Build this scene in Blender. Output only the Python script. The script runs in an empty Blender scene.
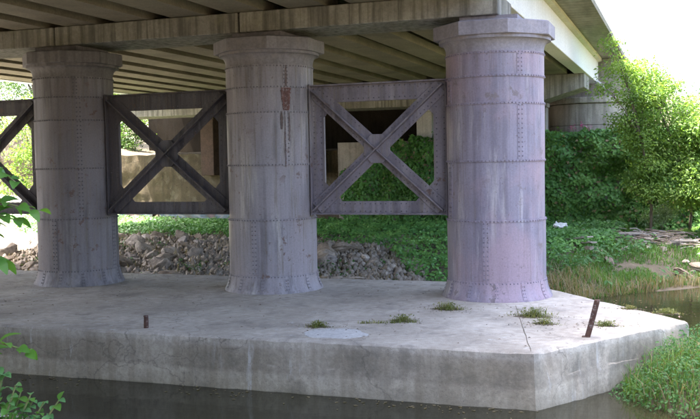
import bpy, math, random
import numpy as np
from mathutils import Vector, Matrix, noise as mnoise
random.seed(7); rng = np.random.default_rng(7)
PI = math.pi
scene = bpy.context.scene
C = scene.collection

# ------------------------------------------------------------------ camera
def make_camera():
    yaw, pit, rol = 0.34504, -0.05115, -0.01862
    fw = Vector((-math.sin(yaw)*math.cos(pit), math.cos(yaw)*math.cos(pit), math.sin(pit)))
    rt = Vector((math.cos(yaw), math.sin(yaw), 0)); up = rt.cross(fw)
    c, s = math.cos(rol), math.sin(rol)
    r2 = c*rt + s*up; u2 = -s*rt + c*up
    cam = bpy.data.cameras.new('camera'); o = bpy.data.objects.new('camera', cam)
    M = Matrix.Identity(4)
    for i in range(3):
        M[i][0] = r2[i]; M[i][1] = u2[i]; M[i][2] = -fw[i]
    M.translation = (2.7983, -14.7333, 2.1801)
    o.matrix_world = M
    cam.sensor_width = 36; cam.lens = 36*922.1/700; cam.clip_start = .05; cam.clip_end = 6000
    C.objects.link(o); scene.camera = o
make_camera()

# ------------------------------------------------------------------ sky, sun, exposure
SUN_EL, SUN_AZ = math.radians(69), math.radians(258)   # azimuth clockwise from +Y : the sun stands left of the bridge
w = bpy.data.worlds.new('World'); scene.world = w; w.use_nodes = True
nt = w.node_tree; bg = nt.nodes['Background']; sk = nt.nodes.new('ShaderNodeTexSky')
sk.sky_type = 'NISHITA'; sk.sun_disc = False; sk.sun_elevation = SUN_EL; sk.sun_rotation = SUN_AZ
sk.air_density = .8; sk.dust_density = 6.0; sk.ozone_density = .6
nt.links.new(sk.outputs[0], bg.inputs[0]); bg.inputs[1].default_value = 0.14
sd = bpy.data.lights.new('sun', 'SUN'); sd.energy = 4.0; sd.angle = math.radians(.53); sd.color = (1, .95, .86)
so = bpy.data.objects.new('sun', sd); C.objects.link(so)
to_sun = Vector((math.sin(SUN_AZ)*math.cos(SUN_EL), math.cos(SUN_AZ)*math.cos(SUN_EL), math.sin(SUN_EL)))
so.rotation_euler = to_sun.to_track_quat('Z', 'Y').to_euler(); so.location = to_sun*60
vs = scene.view_settings; vs.view_transform = 'Standard'; vs.look = 'None'; vs.gamma = 1; vs.exposure = 3.35
vs.use_curve_mapping = False
scene.cycles.max_bounces = 8; scene.cycles.diffuse_bounces = 5; scene.cycles.use_denoising = True
scene.cycles.caustics_reflective = False; scene.cycles.caustics_refractive = False

# ------------------------------------------------------------------ materials
def ramp(nt, fac, stops):
    r = nt.nodes.new('ShaderNodeValToRGB'); e = r.color_ramp.elements
    while len(e) < len(stops): e.new(.5)
    for k, (p, c) in enumerate(stops): e[k].position = p; e[k].color = (*c, 1)
    nt.links.new(fac, r.inputs[0]); return r.outputs[0]
def noise(nt, vec, scale, detail=6, rough=.6, mapping=None):
    n = nt.nodes.new('ShaderNodeTexNoise'); n.inputs['Scale'].default_value = scale
    n.inputs['Detail'].default_value = detail; n.inputs['Roughness'].default_value = rough
    if mapping:
        m = nt.nodes.new('ShaderNodeMapping'); m.inputs['Scale'].default_value = mapping
        nt.links.new(vec, m.inputs[0]); vec = m.outputs[0]
    nt.links.new(vec, n.inputs['Vector']); return n.outputs[0]
def mix(nt, fac, a, b, kind='MIX'):
    m = nt.nodes.new('ShaderNodeMix'); m.data_type = 'RGBA'; m.blend_type = kind
    for sock, v in ((m.inputs[0], fac), (m.inputs[6], a), (m.inputs[7], b)):
        if isinstance(v, (int, float)): sock.default_value = v
        elif isinstance(v, tuple): sock.default_value = (*v, 1)
        else: nt.links.new(v, sock)
    return m.outputs[2]
def maprange(nt, v, a, b, c=0., d=1.):
    m = nt.nodes.new('ShaderNodeMapRange'); m.inputs[1].default_value = a; m.inputs[2].default_value = b
    m.inputs[3].default_value = c; m.inputs[4].default_value = d
    nt.links.new(v, m.inputs[0]); return m.outputs[0]
def base(name, rough=.8, spec=.3, metal=0):
    m = bpy.data.materials.new(name); m.use_nodes = True
    p = m.node_tree.nodes['Principled BSDF']
    p.inputs['Roughness'].default_value = rough; p.inputs['Specular IOR Level'].default_value = spec
    p.inputs['Metallic'].default_value = metal
    g = m.node_tree.nodes.new('ShaderNodeNewGeometry')
    return m, m.node_tree, p, g.outputs['Position']
def bump(nt, p, h, strength, dist):
    b = nt.nodes.new('ShaderNodeBump'); b.inputs['Strength'].default_value = strength; b.inputs['Distance'].default_value = dist
    nt.links.new(h, b.inputs['Height']); nt.links.new(b.outputs[0], p.inputs['Normal'])

def stone_mat(name, dark, light, scale=1.5, streak=None, streak_amt=.5, mott=None, mott_amt=.5, rough=.88, bmp=.35, bdist=.02, fine=24, bands=None, spec=.25, cracks=0, drips=None):
    """mottled surface: broad blotches, fine grain, optional vertical run-off streaks, lichen patches and tide lines"""
    m, nt, p, pos = base(name, rough, spec)
    n1 = noise(nt, pos, scale, 8, .65)
    col = ramp(nt, n1, [(.28, dark), (.72, light)])
    n2 = noise(nt, pos, fine, 5, .7)
    col = mix(nt, .55, col, ramp(nt, n2, [(.3, (.55,)*3), (.7, (1.25,)*3)]), 'MULTIPLY')
    if streak:
        n3 = noise(nt, pos, 1.0, 5, .6, (9, 9, .45))
        f = maprange(nt, n3, .45, .62, 0, streak_amt); col = mix(nt, f, col, streak)
    if mott:
        n4 = noise(nt, pos, scale*2.7, 6, .7)
        f = maprange(nt, n4, .53, .66, 0, mott_amt); col = mix(nt, f, col, mott)
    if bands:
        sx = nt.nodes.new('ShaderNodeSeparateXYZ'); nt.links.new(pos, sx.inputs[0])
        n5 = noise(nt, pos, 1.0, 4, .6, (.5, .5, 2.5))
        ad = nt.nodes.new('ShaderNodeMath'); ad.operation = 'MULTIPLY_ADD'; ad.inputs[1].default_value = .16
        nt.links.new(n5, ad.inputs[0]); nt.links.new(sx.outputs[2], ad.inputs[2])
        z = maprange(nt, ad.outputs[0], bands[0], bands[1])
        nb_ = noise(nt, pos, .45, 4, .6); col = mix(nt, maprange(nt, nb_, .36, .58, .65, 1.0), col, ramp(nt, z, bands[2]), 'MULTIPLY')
    if drips:
        n6 = noise(nt, pos, 1.0, 5, .65, (6, 6, .8)); n8 = noise(nt, pos, .6, 2, .5)
        mm = nt.nodes.new('ShaderNodeMath'); mm.operation = 'MULTIPLY'
        nt.links.new(maprange(nt, n6, .58, .66, 0, .8), mm.inputs[0]); nt.links.new(maprange(nt, n8, .45, .6), mm.inputs[1])
        col = mix(nt, mm.outputs[0], col, drips)
        n9 = noise(nt, pos, 55, 3, .6); col = mix(nt, maprange(nt, n9, .60, .68, 0, .55), col, tuple(q*.45 for q in dark))
    if cracks:
        wv = nt.nodes.new('ShaderNodeVectorMath'); wv.operation = 'ADD'
        nn = nt.nodes.new('ShaderNodeTexNoise'); nn.inputs['Scale'].default_value = 2.2; nn.inputs['Detail'].default_value = 5; nt.links.new(pos, nn.inputs['Vector'])
        nt.links.new(pos, wv.inputs[0]); nt.links.new(nn.outputs['Color'], wv.inputs[1])
        vo = nt.nodes.new('ShaderNodeTexVoronoi'); vo.feature = 'DISTANCE_TO_EDGE'; vo.inputs['Scale'].default_value = .42; nt.links.new(wv.outputs[0], vo.inputs['Vector'])
        col = mix(nt, maprange(nt, vo.outputs['Distance'], .0, .006, cracks, 0), col, tuple(q*.4 for q in dark))
    nt.links.new(col, p.inputs['Base Color'])
    bump(nt, p, mix(nt, .5, n1, n2), bmp, bdist)
    return m

M = {}
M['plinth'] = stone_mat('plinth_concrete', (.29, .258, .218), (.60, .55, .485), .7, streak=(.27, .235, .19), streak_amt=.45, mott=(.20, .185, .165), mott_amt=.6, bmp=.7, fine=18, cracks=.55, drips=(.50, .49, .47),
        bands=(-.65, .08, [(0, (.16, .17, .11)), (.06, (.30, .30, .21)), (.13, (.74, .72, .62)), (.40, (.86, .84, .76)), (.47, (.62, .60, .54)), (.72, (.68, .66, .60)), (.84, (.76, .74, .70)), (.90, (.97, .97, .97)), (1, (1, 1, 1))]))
M['plinth_pale'] = stone_mat('plinth_concrete_pale', (.42, .42, .43), (.68, .68, .69), 1.3, streak=(.3, .29, .28), streak_amt=.35, mott=(.28, .27, .26), mott_amt=.55, bmp=.5,
        bands=(-.65, .06, [(0, (.42, .44, .38)), (.12, (.7, .7, .66)), (.5, (.82, .82, .8)), (.9, (.95, .95, .95)), (1, (1, 1, 1))]))
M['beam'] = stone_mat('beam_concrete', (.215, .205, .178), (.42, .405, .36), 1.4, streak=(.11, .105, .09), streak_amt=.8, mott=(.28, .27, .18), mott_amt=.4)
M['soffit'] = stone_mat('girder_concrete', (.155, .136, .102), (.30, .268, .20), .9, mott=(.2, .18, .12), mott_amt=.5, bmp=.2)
M['fascia'] = stone_mat('fascia_white_paint', (.76, .76, .74), (.86, .86, .84), .8, streak=(.66, .65, .58), streak_amt=.3, bmp=.15)
M['lip'] = stone_mat('lip_concrete', (.50, .48, .33), (.62, .60, .44), 1.2, mott=(.38, .36, .24), mott_amt=.5, bmp=.2)
M['abut'] = stone_mat('abutment_stone', (.25, .225, .195), (.46, .42, .37), 1.1, streak=(.17, .15, .13), streak_amt=.6, mott=(.46, .38, .34), mott_amt=.5, bmp=.5)
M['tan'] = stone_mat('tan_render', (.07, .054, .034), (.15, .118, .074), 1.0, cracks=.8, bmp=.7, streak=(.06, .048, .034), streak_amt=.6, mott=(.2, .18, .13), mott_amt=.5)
M['brick'] = stone_mat('brick_red', (.07, .05, .04), (.13, .085, .065), 3, mott=(.05, .04, .035))
M['rock'] = stone_mat('rubble', (.20, .178, .155), (.54, .495, .45), 2.4, mott=(.10, .086, .072), mott_amt=.7, bmp=.9, bdist=.05, fine=14)
M['mud'] = stone_mat('bank_soil', (.055, .045, .032), (.17, .14, .10), 1.3, mott=(.05, .06, .03), mott_amt=.6, bmp=.8, bdist=.05, fine=9)
M['gravel'] = stone_mat('pale_gravel', (.22, .20, .165), (.33, .305, .255), 2.2, mott=(.17, .155, .13), mott_amt=.5, bmp=.7, fine=30)
M['rust'] = stone_mat('rusty_iron', (.05, .03, .025), (.12, .065, .05), 9, mott=(.30, .28, .28), mott_amt=.6, rough=.8, bmp=.5, bdist=.006, fine=60)
M['debris'] = stone_mat('weathered_wood', (.25, .22, .19), (.48, .44, .40), 4, mott=(.14, .12, .10), mott_amt=.6)
M['twig'] = stone_mat('dry_twig', (.16, .12, .09), (.32, .26, .20), 6)
M['bark'] = stone_mat('bark', (.07, .055, .04), (.17, .14, .10), 7, bmp=.7)
M['white'] = stone_mat('white_plastic', (.7, .72, .74), (.8, .8, .8), 8, bmp=.1, rough=.5)

def paint_mat(name, dark, light, streak, pale, tint, amt=1.0, stain=(.2, .17, .13), chip=(.15, .10, .085)):
    """old grey-lilac paint on riveted iron: broad fading, vertical run-off, scuffed pale patches, rust freckles"""
    m, nt, p, pos = base(name, .55, .32)
    n1 = noise(nt, pos, .9, 6, .6); col = ramp(nt, n1, [(.3, dark), (.7, light)])
    n2 = noise(nt, pos, 1.0, 6, .6, (7, 7, .30)); col = mix(nt, maprange(nt, n2, .44, .60, 0, .85*amt), col, streak)
    n3 = noise(nt, pos, 1.0, 6, .65, (5, 5, .55)); col = mix(nt, maprange(nt, n3, .52, .66, 0, .75*amt), col, pale)
    n4 = noise(nt, pos, .8, 5, .6, (1, 1, .7)); col = mix(nt, maprange(nt, n4, .46, .60, 0, .85), col, tint)
    n7 = noise(nt, pos, 1.0, 6, .7, (14, 14, .9)); col = mix(nt, maprange(nt, n7, .54, .66, 0, .5*amt), col, stain)
    n5 = noise(nt, pos, 17, 8, .75); col = mix(nt, maprange(nt, n5, .60, .66, 0, .7*amt), col, (.11, .07, .055))
    n8 = noise(nt, pos, 4.5, 9, .72); n9 = noise(nt, pos, .7, 3, .5, (1, 1, 1.6))
    cp = nt.nodes.new('ShaderNodeMath'); cp.operation = 'MULTIPLY'
    nt.links.new(maprange(nt, n8, .60, .615, 0, .9), cp.inputs[0]); nt.links.new(maprange(nt, n9, .46, .56), cp.inputs[1])
    col = mix(nt, cp.outputs[0], col, chip)
    n10 = noise(nt, pos, 1.0, 6, .6, (22, 22, .5)); col = mix(nt, maprange(nt, n10, .60, .66, 0, .45*amt), col, stain)
    n6 = noise(nt, pos, 40, 4, .7); col = mix(nt, .45, col, ramp(nt, n6, [(.3, (.7,)*3), (.7, (1.2,)*3)]), 'MULTIPLY')
    nt.links.new(col, p.inputs['Base Color'])
    nt.links.new(maprange(nt, n1, .3, .7, .45, .7), p.inputs['Roughness'])
    bump(nt, p, n5, .18, .006); return m
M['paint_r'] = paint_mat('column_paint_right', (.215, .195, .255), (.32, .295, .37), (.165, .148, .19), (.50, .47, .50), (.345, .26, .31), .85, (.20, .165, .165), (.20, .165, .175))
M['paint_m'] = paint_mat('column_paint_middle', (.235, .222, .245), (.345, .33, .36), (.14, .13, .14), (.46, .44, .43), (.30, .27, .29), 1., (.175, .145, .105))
M['paint_shaded'] = paint_mat('column_paint_shaded', (.185, .174, .19), (.27, .256, .274), (.095, .087, .094), (.29, .272, .265), (.20, .178, .187))  # darker copy of the column paint, shade of the left end put into its colour
M['brace'] = paint_mat('brace_paint', (.19, .17, .20), (.285, .26, .295), (.13, .115, .135), (.35, .32, .33), (.23, .20, .22))
M['brace_shaded'] = paint_mat('brace_paint_shaded', (.09, .083, .093), (.155, .146, .158), (.06, .055, .062), (.20, .188, .192), (.115, .102, .112))  # brace paint darkened in colour to carry the shade at the left
for k_, f_ in (('paint_r', .62), ('paint_m', .55), ('paint_shaded', .5)):
    c_ = {'paint_r': (.26, .23, .29), 'paint_m': (.22, .21, .23), 'paint_shaded': (.16, .155, .17)}[k_]
    M[k_+'_grime'] = stone_mat(k_+'_grime', tuple(q*.55 for q in c_), tuple(q*1.15 for q in c_), 5, mott=(.09, .055, .045), mott_amt=.7, rough=.7, bmp=.1)
M['brace_grime'] = stone_mat('brace_grime', (.08, .075, .09), (.2, .19, .22), 5, mott=(.09, .055, .045), mott_amt=.6, rough=.7, bmp=.1)
M['cap_shaded'] = stone_mat('capital_paint_shaded', (.15, .142, .15), (.25, .236, .242), 1.2, streak=(.08, .072, .075), streak_amt=.5, mott=(.21, .19, .18), mott_amt=.4, rough=.7)  # capital tone lowered to go with the shade painted into the left columns
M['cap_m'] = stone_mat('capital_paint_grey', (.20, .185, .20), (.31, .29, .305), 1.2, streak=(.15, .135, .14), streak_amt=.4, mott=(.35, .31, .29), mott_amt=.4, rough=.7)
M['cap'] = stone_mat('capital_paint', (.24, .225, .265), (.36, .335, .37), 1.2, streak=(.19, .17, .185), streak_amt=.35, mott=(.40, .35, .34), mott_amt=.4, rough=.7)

def leaf_mat(name, cols, trans=.45, rough=.45, scale=1.0, fine=22):
    m, nt, p, pos = base(name, rough, .35)
    nt.nodes.remove(p); out = nt.nodes['Material Output']
    n1 = noise(nt, pos, scale, 4, .6); n2 = noise(nt, pos, fine, 2, .6)
    f = nt.nodes.new('ShaderNodeMath'); f.operation = 'MULTIPLY_ADD'; f.inputs[1].default_value = .55
    nt.links.new(n1, f.inputs[0])
    f2 = nt.nodes.new('ShaderNodeMath'); f2.operation = 'MULTIPLY'; f2.inputs[1].default_value = .45
    nt.links.new(n2, f2.inputs[0]); nt.links.new(f2.outputs[0], f.inputs[2])
    col = ramp(nt, f.outputs[0], [(.34, cols[0]), (.5, cols[1]), (.66, cols[2])])
    d = nt.nodes.new('ShaderNodeBsdfPrincipled'); d.inputs['Roughness'].default_value = rough; d.inputs['Specular IOR Level'].default_value = .3
    t = nt.nodes.new('ShaderNodeBsdfTranslucent')
    nt.links.new(col, d.inputs['Base Color'])
    nt.links.new(mix(nt, 1., col, (1.25, 1.25, .55), 'MULTIPLY'), t.inputs[0])
    ms = nt.nodes.new('ShaderNodeMixShader'); ms.inputs[0].default_value = trans
    nt.links.new(d.outputs[0], ms.inputs[1]); nt.links.new(t.outputs[0], ms.inputs[2]); nt.links.new(ms.outputs[0], out.inputs[0])
    return m
M['ivy'] = leaf_mat('ivy_leaf', [(.042, .125, .036), (.115, .275, .072), (.23, .42, .115)], .3, .42, .9, 14)
M['tree_leaf'] = leaf_mat('tree_leaf', [(.06, .13, .03), (.16, .27, .06), (.30, .40, .12)], .5, .45, 1.6)
M['bush_leaf'] = leaf_mat('bush_leaf', [(.035, .08, .022), (.08, .15, .04), (.15, .23, .075)], .42)
M['pale_leaf'] = leaf_mat('pale_leaf', [(.10, .17, .08), (.19, .27, .14), (.32, .40, .24)], .4)
M['near_leaf'] = leaf_mat('near_leaf', [(.05, .14, .03), (.09, .22, .045), (.14, .28, .06)], .5, .35, 3.0, 9)
M['mint_leaf'] = leaf_mat('mint_leaf', [(.06, .16, .07), (.09, .22, .09), (.15, .29, .10)], .45, .35, 3.0, 9)
M['grass'] = leaf_mat('grass_blade', [(.06, .13, .03), (.11, .22, .05), (.20, .31, .09)], .4, .5, .9)
M['dry'] = leaf_mat('dry_grass', [(.16, .13, .07), (.27, .22, .13), (.36, .30, .19)], .4, .6, 1.2)
M['weed'] = leaf_mat('weed_leaf', [(.10, .14, .04), (.20, .22, .08), (.34, .31, .14)], .4, .5, 4)
M['herb'] = leaf_mat('herb_leaf', [(.03, .09, .025), (.065, .17, .045), (.13, .25, .08)], .35, .45, 1.2)
M['flower'] = stone_mat('pink_petal', (.45, .10, .25), (.6, .2, .35), 6, bmp=.1)

def water_mat():
    m, nt, p, pos = base('river_water', .03, .5)
    n1 = noise(nt, pos, .6, 4, .5); nt.links.new(ramp(nt, n1, [(.3, (.020, .020, .011)), (.7, (.040, .037, .020))]), p.inputs['Base Color'])
    n2 = noise(nt, pos, 1.0, 5, .55, (2.6, 4.2, 1)); n3 = noise(nt, pos, .9, 3, .5, (1, 1.6, 1)); bump(nt, p, mix(nt, .6, n2, n3), .13, .06)
    p.inputs['IOR'].default_value = 1.33; return m
M['water'] = water_mat()
def graffiti_mat():
    m, nt, p, pos = base('graffiti_paint', .6, .3)
    n = noise(nt, pos, 1.0, 2, .5, (1.1, 1, 2.2)); 
    col = ramp(nt, n, [(.32, (.16, .14, .11)), (.42, (.20, .26, .28)), (.47, (.36, .35, .34)), (.52, (.14, .21, .27)), (.57, (.17, .15, .12)), (.63, (.33, .21, .25)), (.7, (.17, .15, .12))])
    n2 = noise(nt, pos, 11, 5, .7); col = mix(nt, .6, col, ramp(nt, n2, [(.3, (.6,)*3), (.7, (1.15,)*3)]), 'MULTIPLY')
    nt.links.new(col, p.inputs['Base Color']); return m
M['graffiti'] = graffiti_mat()
def slab_mat():
    m, nt, p, pos = base('slab_boarded_concrete', .9, .2)
    sx = nt.nodes.new('ShaderNodeSeparateXYZ'); nt.links.new(pos, sx.inputs[0])
    fr = nt.nodes.new('ShaderNodeMath'); fr.operation = 'FRACT'; mu = nt.nodes.new('ShaderNodeMath'); mu.operation = 'MULTIPLY'; mu.inputs[1].default_value = 2.6
    nt.links.new(sx.outputs[1], mu.inputs[0]); nt.links.new(mu.outputs[0], fr.inputs[0])
    groove = ramp(nt, fr.outputs[0], [(0, (.35,)*3), (.06, (1.,)*3), (.94, (.9,)*3), (1, (.35,)*3)])
    n1 = noise(nt, pos, 1.2, 6, .65, (3, .8, 1)); col = ramp(nt, n1, [(.3, (.17, .16, .12)), (.7, (.34, .33, .26))])
    nt.links.new(mix(nt, 1., col, groove, 'MULTIPLY'), p.inputs['Base Color']); bump(nt, p, groove, .6, .02); return m
M['slab'] = slab_mat()

# ------------------------------------------------------------------ helpers
class MB:
    def __init__(s): s.v = []; s.f = []
    def add(s, vs, fs):
        n = len(s.v); s.v += [tuple(q) for q in vs]; s.f += [tuple(n+i for i in f) for f in fs]; return s
    def box(s, x0, x1, y0, y1, z0, z1):
        return s.add([(x, y, z) for z in (z0, z1) for y in (y0, y1) for x in (x0, x1)],
                     [(0, 2, 3, 1), (4, 5, 7, 6), (0, 1, 5, 4), (2, 6, 7, 3), (0, 4, 6, 2), (1, 3, 7, 5)])
    def prism(s, poly, z0, z1):
        n = len(poly)
        return s.add([(x, y, z0) for x, y in poly]+[(x, y, z1) for x, y in poly],
                     [tuple(reversed(range(n))), tuple(range(n, 2*n))]+[(i, (i+1) % n, n+(i+1) % n, n+i) for i in range(n)])
    def extrude_y(s, prof, y0, y1):
        n = len(prof)
        return s.add([(x, y0, z) for x, z in prof]+[(x, y1, z) for x, z in prof],
                     [tuple(range(n)), tuple(reversed(range(n, 2*n)))]+[(i, n+i, n+(i+1) % n, (i+1) % n) for i in range(n)])
    def lathe(s, prof, seg=64, cap=True, a0=0):
        k = len(prof); vs = [(r*math.cos(a0+2*PI*i/seg), r*math.sin(a0+2*PI*i/seg), z) for r, z in prof for i in range(seg)]
        fs = [(j*seg+i, j*seg+(i+1) % seg, (j+1)*seg+(i+1) % seg, (j+1)*seg+i) for j in range(k-1) for i in range(seg)]
        if cap: fs += [tuple(reversed(range(seg))), tuple(range((k-1)*seg, k*seg))]
        return s.add(vs, fs)
    def tube(s, pts, rad, seg=6):
        pts = [Vector(p) for p in pts]; n = len(pts); vs = []
        for i, p in enumerate(pts):
            d = (pts[min(i+1, n-1)]-pts[max(i-1, 0)]).normalized()
            a = d.orthogonal().normalized(); b = d.cross(a); r = rad[i] if isinstance(rad, (list, tuple)) else rad
            vs += [p+(a*math.cos(2*PI*k/seg)+b*math.sin(2*PI*k/seg))*r for k in range(seg)]
        fs = [(i*seg+k, i*seg+(k+1) % seg, (i+1)*seg+(k+1) % seg, (i+1)*seg+k) for i in range(n-1) for k in range(seg)]
        fs += [tuple(reversed(range(seg))), tuple(range((n-1)*seg, n*seg))]
        return s.add(vs, fs)
    def plate(s, poly, y0, y1):            # polygon in the x-z plane, thick along y
        return s.extrude_y(poly, y0, y1)
    def build(s, name, mat, parent=None, smooth=False, bevel=0, loc=None):
        me = bpy.data.meshes.new(name); me.from_pydata(s.v, [], s.f); me.update()
        return link(name, me, mat, parent, smooth, bevel, loc)
def link(name, me, mat, parent=None, smooth=False, bevel=0, loc=None):
    if mat is not None and not me.materials: me.materials.append(M[mat])
    o = bpy.data.objects.new(name, me); C.objects.link(o)
    if parent: o.parent = parent
    if loc: o.location = loc
    if smooth:
        me.polygons.foreach_set('use_smooth', [True]*len(me.polygons))
    if bevel:
        b = o.modifiers.new('bevel', 'BEVEL'); b.width = bevel; b.segments = 2; b.limit_method = 'ANGLE'; b.angle_limit = math.radians(35)
    return o
def tag(o, label=None, cat=None, group=None, kind=None):
    if label: o['label'] = label
    if cat: o['category'] = cat
    if group: o['group'] = group
    if kind: o['kind'] = kind
    return o
def thing(name, label, cat, loc=(0, 0, 0), group=None):
    o = bpy.data.objects.new(name, None); C.objects.link(o); o.location = loc; o.empty_display_size = .2
    return tag(o, label, cat, group)
def autosmooth(me, deg=40):
    me.polygons.foreach_set('use_smooth', [True]*len(me.polygons))
    try: me.set_sharp_from_angle(angle=math.radians(deg))
    except Exception: pass
def np_mesh(name, V, F):
    """V (n,3), F (m,k) numpy"""
    me = bpy.data.meshes.new(name); k = F.shape[1]
    me.vertices.add(len(V)); me.vertices.foreach_set('co', V.astype(np.float32).ravel())
    me.loops.add(F.size); me.loops.foreach_set('vertex_index', F.astype(np.int32).ravel())
    me.polygons.add(len(F)); me.polygons.foreach_set('loop_start', (np.arange(len(F))*k).astype(np.int32))
    me.update(calc_edges=True); return me
def unit(a): return a/np.maximum(np.linalg.norm(a, axis=1, keepdims=True), 1e-9)
def leaves_mesh(name, P, N, size, aspect=.6, bend=.18):
    """one folded 2-quad leaf per point, N the leaf normal"""
    n = len(P); N = unit(N); r = unit(rng.normal(size=(n, 3))); T = unit(np.cross(N, r)); B = np.cross(N, T)
    s = np.asarray(size).reshape(-1, 1)*np.ones((n, 1)); w_ = s*aspect*.5
    mid = P+T*s*.5-N*s*bend*.3
    tip = P+T*s-N*s*bend*1.1
    L = P+T*s*.42+B*w_+N*s*bend*.5; R = P+T*s*.42-B*w_+N*s*bend*.5
    V = np.stack([P, L, tip, R, mid], 1).reshape(-1, 3)
    i = np.arange(n)[:, None]*5
    F = np.concatenate([i+np.array([[0, 4, 1]]), i+np.array([[1, 4, 2]]), i+np.array([[0, 3, 4]]), i+np.array([[3, 2, 4]])], 0)
    return np_mesh(name, V, F)
def blades_mesh(name, P, H, W, lean=.5):
    n = len(P); a = rng.uniform(0, 2*PI, n); d = np.stack([np.cos(a), np.sin(a), np.zeros(n)], 1); s = np.stack([-np.sin(a), np.cos(a), np.zeros(n)], 1)
    H = H.reshape(-1, 1); W = W.reshape(-1, 1); ln = rng.uniform(.1, lean, (n, 1)); Z = np.array([[0, 0, 1.]])
    m = P+Z*H*.55+d*H*ln*.3; t = P+Z*H*(1-.3*ln)+d*H*ln
    V = np.stack([P-s*W, P+s*W, m+s*W*.7, m-s*W*.7, t], 1).reshape(-1, 3); i = np.arange(n)[:, None]*5
    F = np.concatenate([i+np.array([[0, 1, 2]]), i+np.array([[0, 2, 3]]), i+np.array([[3, 2, 4]])], 0)
    return np_mesh(name, V, F)
def ss(t):
    t = np.clip(t, 0, 1); return t*t*(3-2*t)

# ------------------------------------------------------------------ terrain and water
WATER = -.65
def shore(x): return np.interp(x, [-30, -15, 0, .6, 1.2, 3.0, 6, 30], [2.6, 2.4, 2.2, 2.6, 4.3, 6.3, 7.2, 9])
def vnoise(x, y, s=1., seed=0):
    return np.array([mnoise.noise((a*s, b*s, seed*7.3)) for a, b in zip(np.ravel(x), np.ravel(y))]).reshape(np.shape(x))
def height(x, y, rough=True):
    x = np.asarray(x, float); y = np.asarray(y, float)
    sh = shore(x)
    far = np.where(y < sh, -.65-.5*np.clip((sh-y)/1.2, 0, 1.6), -.65+.68*ss((y-sh)/(9.3-sh*.35))**.8)
    far = far+2.65*ss((y-15.25)/.55)*1.0+2.6*ss((y-21)/14)
    nb = -9.4+.05*x
    near = -.65-.5*np.clip((y-nb)/1.2, 0, 1.6)
    near = np.where(y < nb, -.65+1.25*ss((nb-y)/4.5), near)
    h = np.maximum(far, near)
    # little mud spit beside the pointed end of the pier footing
    d = ((x-4.6)/2.75)**2+((y+3.0)/1.75)**2
    h = np.maximum(h, -1.0+.62*ss(1.25-d*.9))
    # sunlit bank left of the bridge is higher
    h = h+np.where(y > sh, 1, 0)*1.1*ss((-16.5-x)/6)*ss((y-3)/4)
    if rough:
        h = h+.10*vnoise(x, y, .7, 1)+.05*vnoise(x, y, 2.3, 2)
    return h
def build_ground():
    xs = np.concatenate([[-2500, -800, -300, -120, -60, -40], np.arange(-30, 14.01, .4), [17, 22, 30, 45, 80, 160, 400, 1000, 2500]])
    ys = np.concatenate([[-2500, -800, -250, -90, -45, -28], np.arange(-20, 24.01, .4), [28, 34, 44, 60, 90, 160, 400, 1000, 2500]])
    X, Y = np.meshgrid(xs, ys); Z = height(X, Y)
    V = np.stack([X, Y, Z], -1).reshape(-1, 3); nx, ny = len(xs), len(ys)
    i = (np.arange(ny-1)[:, None]*nx+np.arange(nx-1)[None]).reshape(-1, 1)
    me = np_mesh('ground', V, i+np.array([[0, 1, nx+1, nx]]))
    tag(link('ground', me, 'mud', smooth=True), kind='structure')
    # sunlit gravel on the bank left of the bridge
    xs = np.arange(-30, -13.4, .4); ys = np.arange(3.2, 15.2, .4); X, Y = np.meshgrid(xs, ys); Z = height(X, Y)+.03
    Z = np.where(X > -14.2, Z-.05, Z)
    nx, ny = len(xs), len(ys); i = (np.arange(ny-1)[:, None]*nx+np.arange(nx-1)[None]).reshape(-1, 1)
    me = np_mesh('gravel_bank', np.stack([X, Y, Z], -1).reshape(-1, 3), i+np.array([[0, 1, nx+1, nx]]))
    tag(link('gravel_bank', me, 'gravel', smooth=True), kind='structure')
    MB().add([(-400, -14, WATER), (400, -14, WATER), (400, 12, WATER), (-400, 12, WATER)], [(0, 1, 2, 3)]).build('water', 'water')
    tag(bpy.data.objects['water'], kind='structure')
build_ground()

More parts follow.
